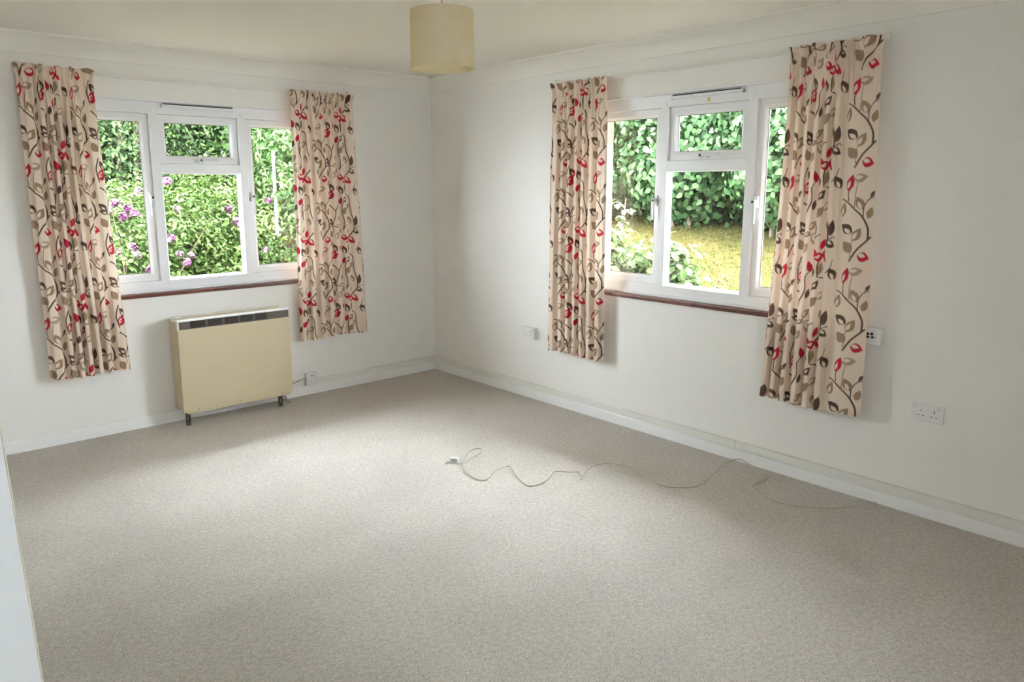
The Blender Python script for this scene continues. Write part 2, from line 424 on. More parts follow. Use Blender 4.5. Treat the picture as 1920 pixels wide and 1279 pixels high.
def build_window(name, c, rz, label, hz, hbend, sticker):
    root = empty(name, (0, 0, 0), rz); tag(root, label, kind='structure')
    A0, A1 = c - HALF, c + HALF
    m1, m2 = (c - .330, c - .272), (c + .272, c + .330)
    # sill of quarry tiles
    bm = bmesh.new()
    n = 12
    for k in range(n):
        x0 = A0 - .012 + k * (2 * HALF + .024) / n; x1 = x0 + (2 * HALF + .024) / n - .003
        b2 = bmesh.new(); box(b2, x0, x1, -.022, .10, .893, .9175)
        bmesh.ops.bevel(b2, geom=[e for e in b2.edges if all(v.co.y < 0 and v.co.z > .9 for v in e.verts)], offset=.008, segments=4, affect='EDGES', profile=.5)
        merge(bm, b2)
    finish(bm, 'sill_tiles', M['tile'], root)
    # fixed frame
    bm = bmesh.new()
    ring(bm, A0, A1, .9175, HEAD, [(0, .042), (0, .0925), (.05, .0925), (.05, .049), (.046, .045), (.004, .042)])
    for a, b in (m1, m2):
        box(bm, a, b, .045, .0925, .93, HEAD - .01, bevel=.004)
    box(bm, m1[1] - .004, m2[0] + .004, .045, .0925, 1.722, 1.780, bevel=.004)
    box(bm, A0 + .03, A1 - .03, .0445, .0925, .93, .9935, bevel=.004)
    box(bm, A0 + .03, A1 - .03, .0445, .0925, 2.104, HEAD - .005, bevel=.004)
    box(bm, A0 + .002, A1 - .002, .028, .0455, .9175, .9345, bevel=.004)      # sill bead
    box(bm, A0, A1, .001, .0425, HEAD - .012, HEAD - .0005, bevel=.002)           # white lining under the head
    finish(bm, 'window_frame', M['upvc'], root)
    # fixed centre light
    ca, cb, cz0, cz1 = m1[1], m2[0], .9935, 1.722
    bm = bmesh.new(); ring(bm, ca, cb, cz0, cz1, BEAD); finish(bm, 'glazing_bead', M['upvc'], root)
    bm = bmesh.new(); box(bm, ca + .006, cb - .006, .084, .088, cz0 + .006, cz1 - .006); finish(bm, 'pane', M['glass'], root)
    def sash(a, b, z0, z1):
        bm = bmesh.new(); ring(bm, a, b, z0, z1, SASH); s = finish(bm, 'sash', M['upvc'], root)
        bm = bmesh.new(); ring(bm, a + .0525, b - .0525, z0 + .0525, z1 - .0525, SEAL); finish(bm, 'glazing_seal', M['gasket'], s)
        bm = bmesh.new(); box(bm, a + .045, b - .045, .084, .088, z0 + .045, z1 - .045); finish(bm, 'pane', M['glass'], s)
        return s
    sl = sash(A0 + .05, m1[0], .994, 2.103); sr = sash(m2[1], A1 - .05, .994, 2.103); sv = sash(m1[1], m2[0], 1.781, 2.103)
    for s, x, z, fl in ((sl, m1[0] - .018, hz, -1), (sr, m2[1] + .018, hz, 1)):
        bm = bmesh.new(); lever(bm, x, z, .125, flip=fl); finish(bm, 'handle', M['handle'], s)
        bm = bmesh.new(); lathe(bm, [(.0075, .0115), (.0075, .0085)], (x, 0, z), 16, axis='y'); finish(bm, 'lock', M['black'], s)
    bm = bmesh.new(); lever(bm, c - .012, 1.802, .125, horiz=True); finish(bm, 'handle', M['handle'], sv)
    bm = bmesh.new(); lathe(bm, [(.0075, .0115), (.0075, .0085)], (c - .012, 0, 1.806), 16, axis='y'); finish(bm, 'lock', M['black'], sv)
    # trickle vent over the top light
    bm = bmesh.new()
    box(bm, c - .245, c + .245, .022, .045, 2.148, 2.166, bevel=.003)
    box(bm, c - .245, c - .235, .020, .045, 2.146, 2.172, bevel=.002); box(bm, c + .235, c + .245, .020, .045, 2.146, 2.172, bevel=.002)
    finish(bm, 'trickle_vent', M['upvc'], root)
    bm = bmesh.new(); box(bm, c - .234, c + .234, .034, .0448, 2.1668, 2.1735); finish(bm, 'vent_slot', M['gasket'], root)
    for x in ((m1[0] + m1[1]) / 2, (m2[0] + m2[1]) / 2):
        bm = bmesh.new(); lathe(bm, [(.0001, .0395), (.008, .040), (.0115, .0425), (.012, .0455)], (x, 0, 2.126), 24, axis='y'); finish(bm, 'screw_cap', M['upvc'], root)
    if sticker:
        bm = bmesh.new(); box(bm, c + .003, c + .020, .0435, .0447, 2.117, 2.140, bevel=.0004); finish(bm, 'sticker', M['gold'], root)
    # sill outside
    bm = bmesh.new(); box(bm, A0, A1, .093, TH + .03, .86, .915, bevel=.004); finish(bm, 'outer_sill', M['upvc'], root)
    return root

build_window('window_1', C1, 0, 'white casement window over the storage heater, looking onto flowering shrubs', 1.555, 0, False)
build_window('window_2', C2, R(-90), 'white casement window in the right wall, looking onto a lawn', 1.535, 0, True)

# ------------------------------------------------------------------ curtains
def leaf_shape(U, V, cu, cv_, ang, L, Wd):
    ca, sa = math.cos(ang), math.sin(ang)
    x = ((U - cu) * ca + (V - cv_) * sa) / (L / 2); y = (-(U - cu) * sa + (V - cv_) * ca)
    xs = np.clip(x, -1.4, 1.4)
    prof = (Wd / 2) * (1 - xs ** 2) * (1 - .28 * xs) * 1.06
    return prof - np.abs(y)

RED, DARK, TAN, PALE = (0.46, 0.022, 0.045), (0.105, 0.064, 0.046), (0.30, 0.205, 0.130), (0.37, 0.28, 0.20)
CLOTH = (0.74, 0.615, 0.505)
TU, TV = .56, .465

def print_tile():
    """The printed leaf repeat as an array of linear colours, 1 mm per cell."""
    nu, nv = int(TU * 1000), int(TV * 1000)
    U, V = np.meshgrid((np.arange(nu) + .5) / 1000, (np.arange(nv) + .5) / 1000)
    img = np.empty((nv, nu, 3)); img[:] = CLOTH
    def comp(mask, col):
        k = mask[..., None]; img[:] = img * (1 - k) + np.array(col) * k
    def stem(pts, w0, w1, col=DARK):
        P = smooth_curve([(p[0], p[1], 0) for p in pts], 10); n = len(P)
        d = np.full(U.shape, -1.0)
        for i in range(n - 1):
            a, b = P[i], P[i + 1]
            ww = (w0 + (w1 - w0) * i / n) * .88
            for ou in (-TU, 0, TU):
                for ov in (-TV, 0, TV):
                    ax, ay = a.x + ou, a.y + ov
                    if ax < -.05 or ax > TU + .05 or ay < -.05 or ay > TV + .05: continue
                    dx, dy = b.x - a.x, b.y - a.y
                    t = np.clip(((U - ax) * dx + (V - ay) * dy) / (dx * dx + dy * dy + 1e-12), 0, 1)
                    d = np.maximum(d, ww - np.hypot(U - ax - t * dx, V - ay - t * dy))
        comp(np.clip(d / .0012 + .5, 0, 1), col)
    def leaf(u, v, ang, L, Wd, col, hollow):
        a = R(ang); m = np.zeros(U.shape); mi = np.zeros(U.shape)
        for ou in (-TU, 0, TU):
            for ov in (-TV, 0, TV):
                if -.09 < u + ou < TU + .09 and -.09 < v + ov < TV + .09:
                    m = np.maximum(m, np.clip(leaf_shape(U, V, u + ou, v + ov, a, L, Wd) / .0012 + .5, 0, 1))
                    if hollow:
                        k = hollow
                        off = -.13 * L; sd_ = .13 * Wd
                        cu = u + ou + math.cos(a) * off - math.sin(a) * sd_; cv2 = v + ov + math.sin(a) * off + math.cos(a) * sd_
                        mi = np.maximum(mi, np.clip(leaf_shape(U, V, cu, cv2, a, L * k * .95, Wd * k * .72) / .0012 + .5, 0, 1))
        comp(m * (1 - mi), col)
    ru = lambda x: .56 - (905 - x) * .00077
    mu = lambda x: .375 - (690 - x) * .00080
    lu = lambda x: .165 - (440 - x) * .00088
    vv = lambda y: (870 - y) * .00075
    # stems
    stem([(ru(760), vv(870)), (ru(800), vv(800)), (ru(850), vv(745)), (ru(884), vv(708))], .0055, .005)
    stem([(ru(866), vv(720)), (ru(864), vv(650)), (ru(826), vv(575)), (ru(772), vv(525)), (ru(725), vv(478)), (ru(680), vv(458))], .006, .0035)
    stem([(ru(832), vv(578)), (ru(836), vv(510)), (ru(862), vv(462)), (ru(893), vv(444))], .003, .0025)
    stem([(ru(868), vv(460)), (ru(884), vv(420))], .0025, .002)
    stem([(ru(764), vv(865)), (ru(760), vv(770)), (ru(775), vv(735))], .003, .002, TAN)
    stem([(ru(735), vv(470)), (ru(730), vv(425)), (ru(738), vv(398))], .003, .0025)
    stem([(ru(772), vv(525)), (ru(776), vv(420)), (ru(790), vv(335))], .003, .002, TAN)
    stem([(mu(500), vv(990)), (mu(496), vv(900)), (mu(545), vv(815)), (mu(605), vv(740)), (mu(604), vv(640)), (mu(580), vv(540)), (mu(570), vv(400)), (mu(520), vv(375))], .0055, .0035)
    stem([(mu(605), vv(735)), (mu(645), vv(712)), (mu(660), vv(722))], .003, .0025)
    stem([(mu(450), vv(745)), (mu(466), vv(660)), (mu(446), vv(560)), (mu(460), vv(470)), (mu(500), vv(450))], .005, .0035)
    stem([(mu(450), vv(745)), (mu(480), vv(705)), (mu(500), vv(698))], .003, .0025)
    stem([(mu(610), vv(340)), (mu(640), vv(300)), (mu(655), vv(250))], .003, .0025)
    stem([(lu(280), vv(490)), (lu(320), vv(520)), (lu(345), vv(560)), (lu(330), vv(640)), (lu(300), vv(705))], .005, .004)
    stem([(lu(300), vv(705)), (lu(360), vv(712)), (lu(430), vv(690))], .003, .0025)
    stem([(lu(310), vv(700)), (lu(314), vv(770))], .0035, .003)
    stem([(lu(345), vv(560)), (lu(375), vv(470)), (lu(372), vv(380)), (lu(400), vv(345))], .0045, .003)
    stem([(lu(290), vv(870)), (lu(268), vv(960)), (lu(280), vv(1060))], .0045, .004)
    # leaves: u, v, direction, length, width, colour, hollow
    for a in ((ru(845), vv(843), -12, .060, .046, RED, .62), (ru(740), vv(352), 74, .086, .034, RED, .55),
              (ru(725), vv(655), 148, .078, .046, DARK, .58), (ru(738), vv(778), 132, .072, .045, TAN, 0),
              (ru(797), vv(695), 58, .078, .042, TAN, .6), (ru(806), vv(486), 118, .072, .042, TAN, .6),
              (ru(806), vv(322), 12, .072, .040, PALE, .62), (ru(874), vv(548), 72, .062, .030, TAN, 0),
              (ru(886), vv(424), 60, .038, .016, DARK, 0), (ru(695), vv(528), 78, .074, .040, TAN, .6),
              (mu(505), vv(232), 20, .062, .045, RED, .6), (mu(520), vv(312), 80, .070, .034, TAN, 0),
              (mu(445), vv(332), 118, .070, .044, DARK, .58), (mu(655), vv(345), 126, .072, .046, DARK, .58),
              (mu(630), vv(650), 82, .082, .036, DARK, 0), (mu(628), vv(762), -28, .058, .036, DARK, .55),
              (mu(572), vv(852), -38, .076, .044, RED, .58), (mu(455), vv(826), -20, .066, .042, RED, .55),
              (mu(492), vv(425), 52, .060, .030, DARK, .5), (mu(437), vv(445), 62, .060, .032, RED, 0),
              (mu(480), vv(545), 46, .078, .038, TAN, 0), (mu(545), vv(500), 42, .074, .034, PALE, .62),
              (mu(528), vv(765), 66, .062, .030, RED, 0), (mu(560), vv(640), 108, .060, .030, TAN, .55),
              (lu(305), vv(375), 62, .080, .042, RED, .6), (lu(280), vv(650), 136, .066, .036, DARK, .5),
              (lu(282), vv(690), 168, .058, .030, DARK, .5), (lu(276), vv(780), 118, .066, .044, TAN, 0),
              (lu(318), vv(928), 128, .070, .040, DARK, .5), (lu(398), vv(926), 112, .066, .036, RED, 0),
              (lu(315), vv(1015), 38, .072, .036, RED, .58), (lu(400), vv(640), 44, .068, .034, TAN, .58),
              (lu(415), vv(745), -58, .064, .032, PALE, .58), (lu(365), vv(700), 36, .050, .024, TAN, .5),
              (lu(400), vv(500), 70, .056, .028, DARK, 0), (lu(352), vv(800), 60, .066, .034, PALE, .58)):
        leaf(*a)
    return img
TILE = print_tile()

def sample_print(u, v):
    nv, nu, _ = TILE.shape
    x = u * 1000 - .5; y = v * 1000 - .5
    x0 = np.floor(x).astype(int); y0 = np.floor(y).astype(int); fx = (x - x0)[..., None]; fy = (y - y0)[..., None]
    g = lambda i, j: TILE[np.mod(j, nv), np.mod(i, nu)]
    return (g(x0, y0) * (1 - fx) + g(x0 + 1, y0) * fx) * (1 - fy) + (g(x0, y0 + 1) * (1 - fx) + g(x0 + 1, y0 + 1) * fx) * fy

def curtain(label, rz, top, bot, ztop, zbot, folds, u0, v0, seed, u_right=None, group=None, d0=.080):
    """A gathered curtain; top/bot = (left, right) edges along the wall, folds = [(share of width, depth)...]."""
    rg = np.random.RandomState(seed)
    n_s, n_z = 360, 500
    s = np.linspace(0, 1, n_s)
    wds = np.array([f[0] for f in folds], float); wds /= wds.sum()
    edges = np.r_[0, np.cumsum(wds)]
    phi = np.interp(s, edges, np.arange(len(edges)))
    amp = np.interp(s, (edges[:-1] + edges[1:]) / 2, [f[1] for f in folds])
    zz = np.linspace(0, 1, n_z)                      # 0 at the top
    Sg, Zg = np.meshgrid(s, zz)
    H = ztop - zbot
    drop = Zg * H
    wob = sum(rg.uniform(.02, .05) * np.sin(2 * math.pi * (Sg * rg.uniform(.4, 1.6) + drop * rg.uniform(.15, .55) + rg.rand())) for _ in range(4))
    ph = phi[None, :] + wob * np.clip((drop - .1) / .4, 0, 1)
    head = np.clip((drop - .075) / .30, 0, 1); head = head * head * (3 - 2 * head)
    grow = .86 + .10 * Zg
    A = .66 * amp[None, :] * head * grow
    dep = A * (2 * ((1 + np.cos(2 * math.pi * ph)) / 2) ** 2.0 - .75)          # broad rounded fronts, narrow grooves
    # pencil-pleat heading: narrow irregular pleats, pinched by the tape 7 cm below the top
    npl = 12
    pw = np.cumsum(rg.uniform(.5, 1.5, npl)); pw = np.r_[0, pw / pw[-1]]
    php = np.interp(s, pw, np.arange(npl + 1)); ap = np.interp(s, pw, rg.uniform(.5, 1.2, npl + 1))
    tape = np.exp(-((drop - .072) / .018) ** 2)
    pl = .0125 * (1 - head) * (1 - .45 * tape)
    dep = dep + pl * ap[None, :] * np.cos(2 * math.pi * php)[None, :] - .0 * tape
    # header above the tape leans forward into the room
    dep = dep - .014 * np.clip(1 - drop / .07, 0, 1) ** 1.2 * (1 - head)
    lean = .012 * np.sin(2 * math.pi * (php[None, :] * .37 + .2)) * np.clip(1 - drop / .09, 0, 1)
    e0 = top[0] + (bot[0] - top[0]) * Zg; e1 = top[1] + (bot[1] - top[1]) * Zg
    wdt = e1 - e0
    lat = (.11 * A / .03) * (wds[np.clip(np.floor(phi).astype(int), 0, len(wds) - 1)])[None, :] * np.sin(4 * math.pi * ph) * .55
    a = e0 + wdt * (Sg + lat) + lean
    a = a + .006 * np.sin(6 * Zg + seed) * (Zg)
    fl = .024 * np.clip(1 - drop / .07, 0, 1)
    a = a + (Sg * 2 - 1) ** 5 * fl
    d_ = -d0 + dep
    z = ztop - drop + .006 * np.sin(2 * math.pi * (Sg * 1.3 + .1 * seed)) * Zg + .004 * (1 - head) * np.sin(2 * math.pi * php * .5)[None, :] * np.clip(1 - drop / .03, 0, 1)
    k = int(n_z * .6)
    ln = np.r_[0, np.cumsum(np.hypot(np.diff(a[k]), np.diff(d_[k])))]
    if u_right is not None: u0 = u_right - ln[-1]
    Uc = u0 + np.broadcast_to(ln, a.shape); Vc = v0 + (ztop - drop)
    col = sample_print(Uc, Vc)
    hem = np.clip(1 - np.abs(drop - (H - .055)) / .0022, 0, 1)[..., None] * .16
    col = col * (1 - hem)
    co = np.stack([a, d_, z], -1).reshape(-1, 3).astype(np.float32)
    idx = np.arange(n_s * n_z).reshape(n_z, n_s)
    q = np.stack([idx[:-1, :-1], idx[1:, :-1], idx[1:, 1:], idx[:-1, 1:]], -1).reshape(-1, 4)
    me = quad_mesh('curtain', co, q)
    at = me.color_attributes.new('print', 'FLOAT_COLOR', 'POINT')
    at.data.foreach_set('color', np.c_[col.reshape(-1, 3), np.ones(n_s * n_z)].astype(np.float32).ravel())
    me.polygons.foreach_set('use_smooth', np.ones(len(q), bool))
    o = link('curtain', me, M['curtain']); o.rotation_euler.z = rz
    return tag(o, label, 'curtain', group)

def quad_mesh(name, co, q):
    me = bpy.data.meshes.new(name)
    me.vertices.add(len(co)); me.vertices.foreach_set('co', np.ascontiguousarray(co, np.float32).ravel())
    n = q.shape[1]
    me.loops.add(q.size); me.loops.foreach_set('vertex_index', np.ascontiguousarray(q, np.int32).ravel())
    me.polygons.add(len(q)); me.polygons.foreach_set('loop_start', np.arange(0, q.size, n, dtype=np.int32))
    me.update(calc_edges=True); me.validate()
    return me

CG = 'leaf print curtains at the two windows'
curtain('leaf-print curtain hanging left of the window above the storage heater', 0, (-3.015, -2.612), (-3.010, -2.550), 2.333, .435,
        [(1.5, .018), (.9, .034), (.8, .036), (.8, .036), (.8, .036), (.9, .034), (1.5, .020)], .42, .06, 3, group=CG)
curtain('leaf-print curtain right of the left window, nearest the heater cable outlet', 0, (-1.312, -.803), (-1.325, -.727), 2.322, .455,
        [(1.0, .026), (.9, .032), (.9, .030), (.9, .034), (1.0, .030), (1.0, .030), (1.4, .018)], .12, .20, 5, group=CG)
curtain('leaf-print curtain left of the lawn window, beside the boxed double socket', R(-90), (1.527, 2.022), (1.495, 2.030), 2.320, .438,
        [(1.3, .022), (1.0, .030), (.9, .034), (.9, .034), (.9, .034), (1.0, .030), (1.2, .022)], .30, .10, 8, group=CG)
curtain('widest leaf-print curtain, right of the lawn window and overlapping the aerial outlet', R(-90), (3.270, 3.728), (3.205, 3.775), 2.328, .448,
        [(.9, .032), (.9, .034), (.9, .034), (1.0, .032), (.9, .034), (1.0, .030), (3.0, .008)], 0, .145, 11, .556, group=CG)

# curtain rails: painted board with a slim white track under its front
def rail(label, rz, a0, a1, z0, z1):
    r_ = empty('curtain_rail', (0, 0, 0), rz)
    bm = bmesh.new(); box(bm, a0, a1, -.026, 0, z0, z1, bevel=.003); finish(bm, 'batten', M['wall'], r_)
    bm = bmesh.new(); box(bm, a0 + .01, a1 - .01, -.040, -.026, z0 + .006, z0 + .026, bevel=.002)
    box(bm, a0 + .01, a1 - .01, -.046, -.040, z0 + .010, z0 + .014, bevel=.001)
    finish(bm, 'track', M['trunk'], r_)
    for x in (a0, a1):
        bm = bmesh.new(); box(bm, x - .004 if x == a0 else x - .006, x + .006 if x == a0 else x + .004, -.044, -.0, z0 + .002, z1 + .001, bevel=.002)
        finish(bm, 'end_stop', M['wall'], r_)
    return tag(r_, label, 'curtain rail')
rail('cream curtain rail board above the window over the heater', 0, -3.0, -.82, 2.307, 2.350)
rail('cream curtain rail board above the window facing the lawn', R(-90), 1.52, 3.72, 2.312, 2.352)

# ------------------------------------------------------------------ storage heater
h = empty('storage_heater', (-1.870, 0, 0)); tag(h, 'cream storage heater with dark top grille under the left window', 'heater')
hw = .400; y0, y1 = -.195, -.018; zb, zt = .100, .722
bm = bmesh.new()
box(bm, -hw + .004, hw - .004, y0 + .018, y1, zb + .004, zt, bevel=.006)
finish(bm, 'casing', M['cream'], h)
bm = bmesh.new()
box(bm, -hw, hw, y0, y0 + .022, zb, .676, bevel=.004)
finish(bm, 'front_panel', M['cream'], h)
bm = bmesh.new()
box(bm, -hw, -hw + .012, y0 + .001, y0 + .03, .670, .731, bevel=.002); finish(bm, 'grille_end', M['creamlip'], h)
bm = bmesh.new(); box(bm, hw - .004, hw, y0 + .001, y0 + .03, .670, .731, bevel=.0015); finish(bm, 'grille_end', M['creamlip'], h)
bm = bmesh.new(); box(bm, -hw, hw, y0, y0 + .03, .729, .741, bevel=.003); finish(bm, 'top_trim', M['gloss'], h)  # trim strip coloured white for the highlight along the top front edge
bm = bmesh.new()
box(bm, -hw, hw, y0 + .03, y1, .722, .734, bevel=.003)
box(bm, -hw + .01, hw - .01, y1 - .03, y1, .735, .742, bevel=.003)
finish(bm, 'top_panel', M['creamlip'], h)
bm = bmesh.new(); box(bm, -hw + .012, hw - .004, y0 + .006, y0 + .02, .677, .729)
g = finish(bm, 'grille', M['grille'], h)
cells = [(270, 412), (440, 578), (605, 742), (765, 895), (920, 1042)]
for a, b in cells:
    x0 = -hw + .012 + (a - 160) / 1125 * .784; x1 = -hw + .012 + (b - 160) / 1125 * .784
    bm = bmesh.new(); box(bm, x0, x1, y0 + .0045, y0 + .007, .682, .7285)
    for k in range(5):
        z = .685 + k * .0088; box(bm, x0, x1, y0 + .003, y0 + .006, z, z + .003)
    finish(bm, 'vent_opening', M['grilledark'], g)
bm = bmesh.new(); box(bm, -hw + .012, hw - .004, y0 + .002, y0 + .01, .676, .681, bevel=.001); finish(bm, 'grille_lip', M['grille'], h)
bm = bmesh.new(); box(bm, -hw + .025, hw - .012, y0 + .004, y1, .086, .101, bevel=.002); finish(bm, 'base_panel', M['cream'], h)
for x in (-.30, -.005, .315):
    bm = bmesh.new(); lathe(bm, [(.0001, y0 - .0022), (.0035, y0 - .0015), (.004, y0 + .003)], (x, 0, .109), 14, axis='y'); finish(bm, 'screw', M['steel'], h)
for x in (-.365, .310):
    bm = bmesh.new()
    box(bm, x - .013, x - .007, -.172, -.150, 0, .087); box(bm, x + .007, x + .013, -.172, -.150, 0, .087)
    box(bm, x - .0068, x + .0068, -.172, -.150, 0, .030); box(bm, x - .0068, x + .0068, -.172, -.150, .058, .087)
    finish(bm, 'foot', M['steel'], h)
bm = bmesh.new()
tube(bm, smooth_curve([(.372, -.10, .088), (.374, -.12, .045), (.392, -.135, .014), (.402, -.14, .007), (.404, -.10, .006), (.40, -.03, .006)], 6), .005)
tube(bm, smooth_curve([(.358, -.10, .088), (.360, -.12, .048), (.376, -.138, .016), (.388, -.145, .0065), (.392, -.10, .006), (.388, -.03, .006)], 6), .005)
finish(bm, 'supply_cord', M['flex'], h)
bm = bmesh.new()
tube(bm, smooth_curve([(.38, -.035, .098), (.41, -.035, .105), (.47, -.034, .118), (.545, -.034, .134), (.585, -.030, .138)], 6), .0055)
finish(bm, 'heater_flex', M['flex'], h)

# switched spur outlet by the heater
t = empty('fused_spur_outlet', (-1.235, 0, .127)); tag(t, 'small grey-white switched outlet on the skirting, right of the heater', 'power outlet')
bm = bmesh.new(); box(bm, -.047, .047, -.032, 0, -.050, .047, bevel=.003); finish(bm, 'back_box', M['greyplastic'], t)
bm = bmesh.new(); box(bm, -.046, .046, -.040, -.032, -.049, .046, bevel=.003); finish(bm, 'face_plate', M['greyplastic'], t)
bm = bmesh.new(); box(bm, -.008, .008, -.044, -.040, -.016, .010, bevel=.0015); finish(bm, 'rocker_switch', M['plastic'], t)
bm = bmesh.new(); box(bm, -.006, .007, -.042, -.0395, .024, .031, bevel=.001); finish(bm, 'indicator', M['black'], t)

# double sockets on the right wall (local a runs away from the corner)
def double_socket(a, z, deep, label, name='double_socket'):
    t = empty(name, (0, -a, z), R(-90)); tag(t, label, 'power socket')
    if deep > .015:
        bm = bmesh.new(); box(bm, -.0725, .0725, -deep + .008, 0, -.0425, .0425, bevel=.004); finish(bm, 'back_box', M['greyplastic'], t)
    f = -deep
    bm = bmesh.new(); box(bm, -.073, .073, f, f + .0085, -.043, .043, bevel=.003); finish(bm, 'face_plate', M['plastic'], t)
    for x in (-.059, .047):
        bm = bmesh.new(); lathe(bm, [(.0001, f - .0055), (.0065, f - .005), (.0085, f - .003), (.009, f + .002)], (x, 0, .0265), 24, axis='y'); finish(bm, 'push_switch', M['plastic'], t)
    for x in (-.029, .030):
        bm = bmesh.new()
        big = .0035 if x < 0 else .0065
        box(bm, x - .002, x + .002, f - .0006, f + .001, .010 - big, .010 + big)
        for k in (-.011, .011): box(bm, x + k - .0035, x + k + .0035, f - .0006, f + .001, -.0165, -.0125)
        finish(bm, 'pin_holes', M['black'], t)
    return t
double_socket(4.057, .530, .011, 'white double socket, nearly flush on the right wall beyond the wide curtain')
double_socket(1.248, .518, .034, 'white double socket on a raised box between the corner and a curtain')
t = empty('aerial_outlet', (0, -3.778, .876), R(-90)); tag(t, 'white boxed aerial outlet with black round ports, half behind the wide curtain', 'aerial outlet')
bm = bmesh.new(); box(bm, -.043, .043, -.040, 0, -.043, .043, bevel=.004); finish(bm, 'back_box', M['greyplastic'], t)
bm = bmesh.new(); box(bm, -.042, .042, -.048, -.040, -.042, .042, bevel=.0035); finish(bm, 'face_plate', M['plastic'], t)
for x, z, r_ in ((-.018, .012, .0068), (.002, .0135, .0068), (-.018, -.004, .006), (.006, -.0035, .006), (-.008, -.004, .002), (.020, -.003, .0022)):
    bm = bmesh.new(); lathe(bm, [(.0001, -.0480), (r_ * .45, -.0482), (r_ * .5, -.0515), (r_, -.0515), (r_, -.047)], (x, 0, z), 20, axis='y'); finish(bm, 'port', M['black'], t)

# ------------------------------------------------------------------ pendant lamp
LX, LY = -1.785, -2.537
p = empty('pendant_lamp', (LX, LY, 0)); tag(p, 'cream drum lampshade hanging on a thin cord from the ceiling', 'pendant lamp')
rs, zs0, zs1 = .140, 2.139, 2.383
bm = bmesh.new(); lathe(bm, [(rs, zs0 + .004), (rs, zs1 - .004), (rs - .0012, zs1 - .004), (rs - .0012, zs0 + .004)], seg=96, closed=True); sh = finish(bm, 'lamp_shade', M['shade'], p)
for z in (zs0, zs1 - .008):
    bm = bmesh.new(); lathe(bm, [(rs + .0008, z), (rs + .0008, z + .008), (rs - .003, z + .008), (rs - .003, z)], seg=96, closed=True); finish(bm, 'shade_rim', M['shade'], sh)
bm = bmesh.new()
for k in range(3):
    q = 2 * math.pi * k / 3 + .4
    tube(bm, [(.02 * math.cos(q), .02 * math.sin(q), 2.345), (rs * .6 * math.cos(q), rs * .6 * math.sin(q), 2.358), (rs * .985 * math.cos(q), rs * .985 * math.sin(q), zs1 - .004)], .0018, 6)
lathe(bm, [(.019, 2.343), (.023, 2.343), (.023, 2.347), (.019, 2.347)], seg=24, closed=True)
finish(bm, 'shade_carrier', M['plastic'], p)
bm = bmesh.new(); lathe(bm, [(.008, 2.41), (.016, 2.40), (.018, 2.345), (.019, 2.315), (.016, 2.312)], seg=24); finish(bm, 'lamp_holder', M['plastic'], p)
bm = bmesh.new(); lathe(bm, [(.013, 2.318), (.014, 2.300), (.026, 2.27), (.030, 2.245), (.024, 2.220), (.010, 2.208), (.0005, 2.206)], seg=28); finish(bm, 'bulb', M['bulb'], p)
bm = bmesh.new(); tube(bm, [(0, 0, 2.405), (.001, 0, 2.45), (0, 0, 2.50)], .0032); finish(bm, 'cord', M['lampcord'], p)
bm = bmesh.new(); lathe(bm, [(.006, 2.482), (.018, 2.486), (.040, 2.498), (.044, HC)], seg=36); finish(bm, 'ceiling_rose', M['plastic'], p)

# ------------------------------------------------------------------ loose cable on the carpet
e = empty('extension_cable', (-1.294, -1.943, 0)); tag(e, 'thin cream cable with a small white block, trailing over the carpet', 'cable')
path = [(-1.318, -1.99, .012), (-1.286, -2.00, .008), (-1.200, -1.985, .012), (-1.120, -1.975, .025), (-1.090, -1.948, .035), (-1.13, -1.910, .03), (-1.225, -1.955, .012),
        (-1.325, -2.076, .010), (-1.367, -2.202, .006), (-1.354, -2.268, .005), (-1.318, -2.277, .005), (-1.215, -2.235, .016), (-1.134, -2.237, .020), (-1.128, -2.272, .012),
        (-1.182, -2.39, .005), (-1.21, -2.497, .004), (-1.147, -2.524, .005), (-1.055, -2.504, .008), (-.982, -2.474, .016), (-.924, -2.525, .014), (-.868, -2.555, .008),
        (-.905, -2.612, .004), (-.935, -2.635, .004), (-.90, -2.612, .006), (-.835, -2.60, .030), (-.770, -2.635, .055), (-.700, -2.700, .055), (-.640, -2.775, .035), (-.632, -2.865, .012),
        (-.661, -2.981, .005), (-.601, -3.076, .004), (-.495, -3.124, .005), (-.340, -3.099, .018), (-.19, -3.085, .040), (-.11, -3.118, .052), (-.11, -3.196, .040), (-.134, -3.28, .014),
        (-.125, -3.314, .006), (-.186, -3.327, .004), (-.264, -3.314, .004), (-.323, -3.334, .004), (-.375, -3.419, .004), (-.389, -3.545, .004), (-.324, -3.663, .004),
        (-.228, -3.757, .004), (-.118, -3.81, .004), (-.045, -3.836, .004), (-.022, -3.866, .004)]
bm = bmesh.new(); tube(bm, [Vector((x + 1.294, y + 1.943, z)) for x, y, z in smooth_curve(path, 7)], .0032, 8); finish(bm, 'cable', M['cable'], e)
bm = bmesh.new(); b2 = bmesh.new(); box(b2, -.024, .024, -.016, .016, 0, .030, bevel=.004)
bmesh.ops.rotate(b2, verts=b2.verts, cent=(0, 0, 0), matrix=Matrix.Rotation(R(-48), 3, 'Z')); merge(bm, b2)
finish(bm, 'socket_block', M['door'], e)
bm = bmesh.new(); b2 = bmesh.new(); box(b2, -.012, .012, -.0175, -.0155, .005, .022, bevel=.0008)
bmesh.ops.rotate(b2, verts=b2.verts, cent=(0, 0, 0), matrix=Matrix.Rotation(R(-48), 3, 'Z')); merge(bm, b2)
finish(bm, 'socket_opening', M['greyplastic'], e)
bm = bmesh.new(); tube(bm, smooth_curve([(-.018, .012, .008), (-.045, .02, .006), (-.062, .012, .004)], 6), .0027); finish(bm, 'plug_lead', M['cable'], e)

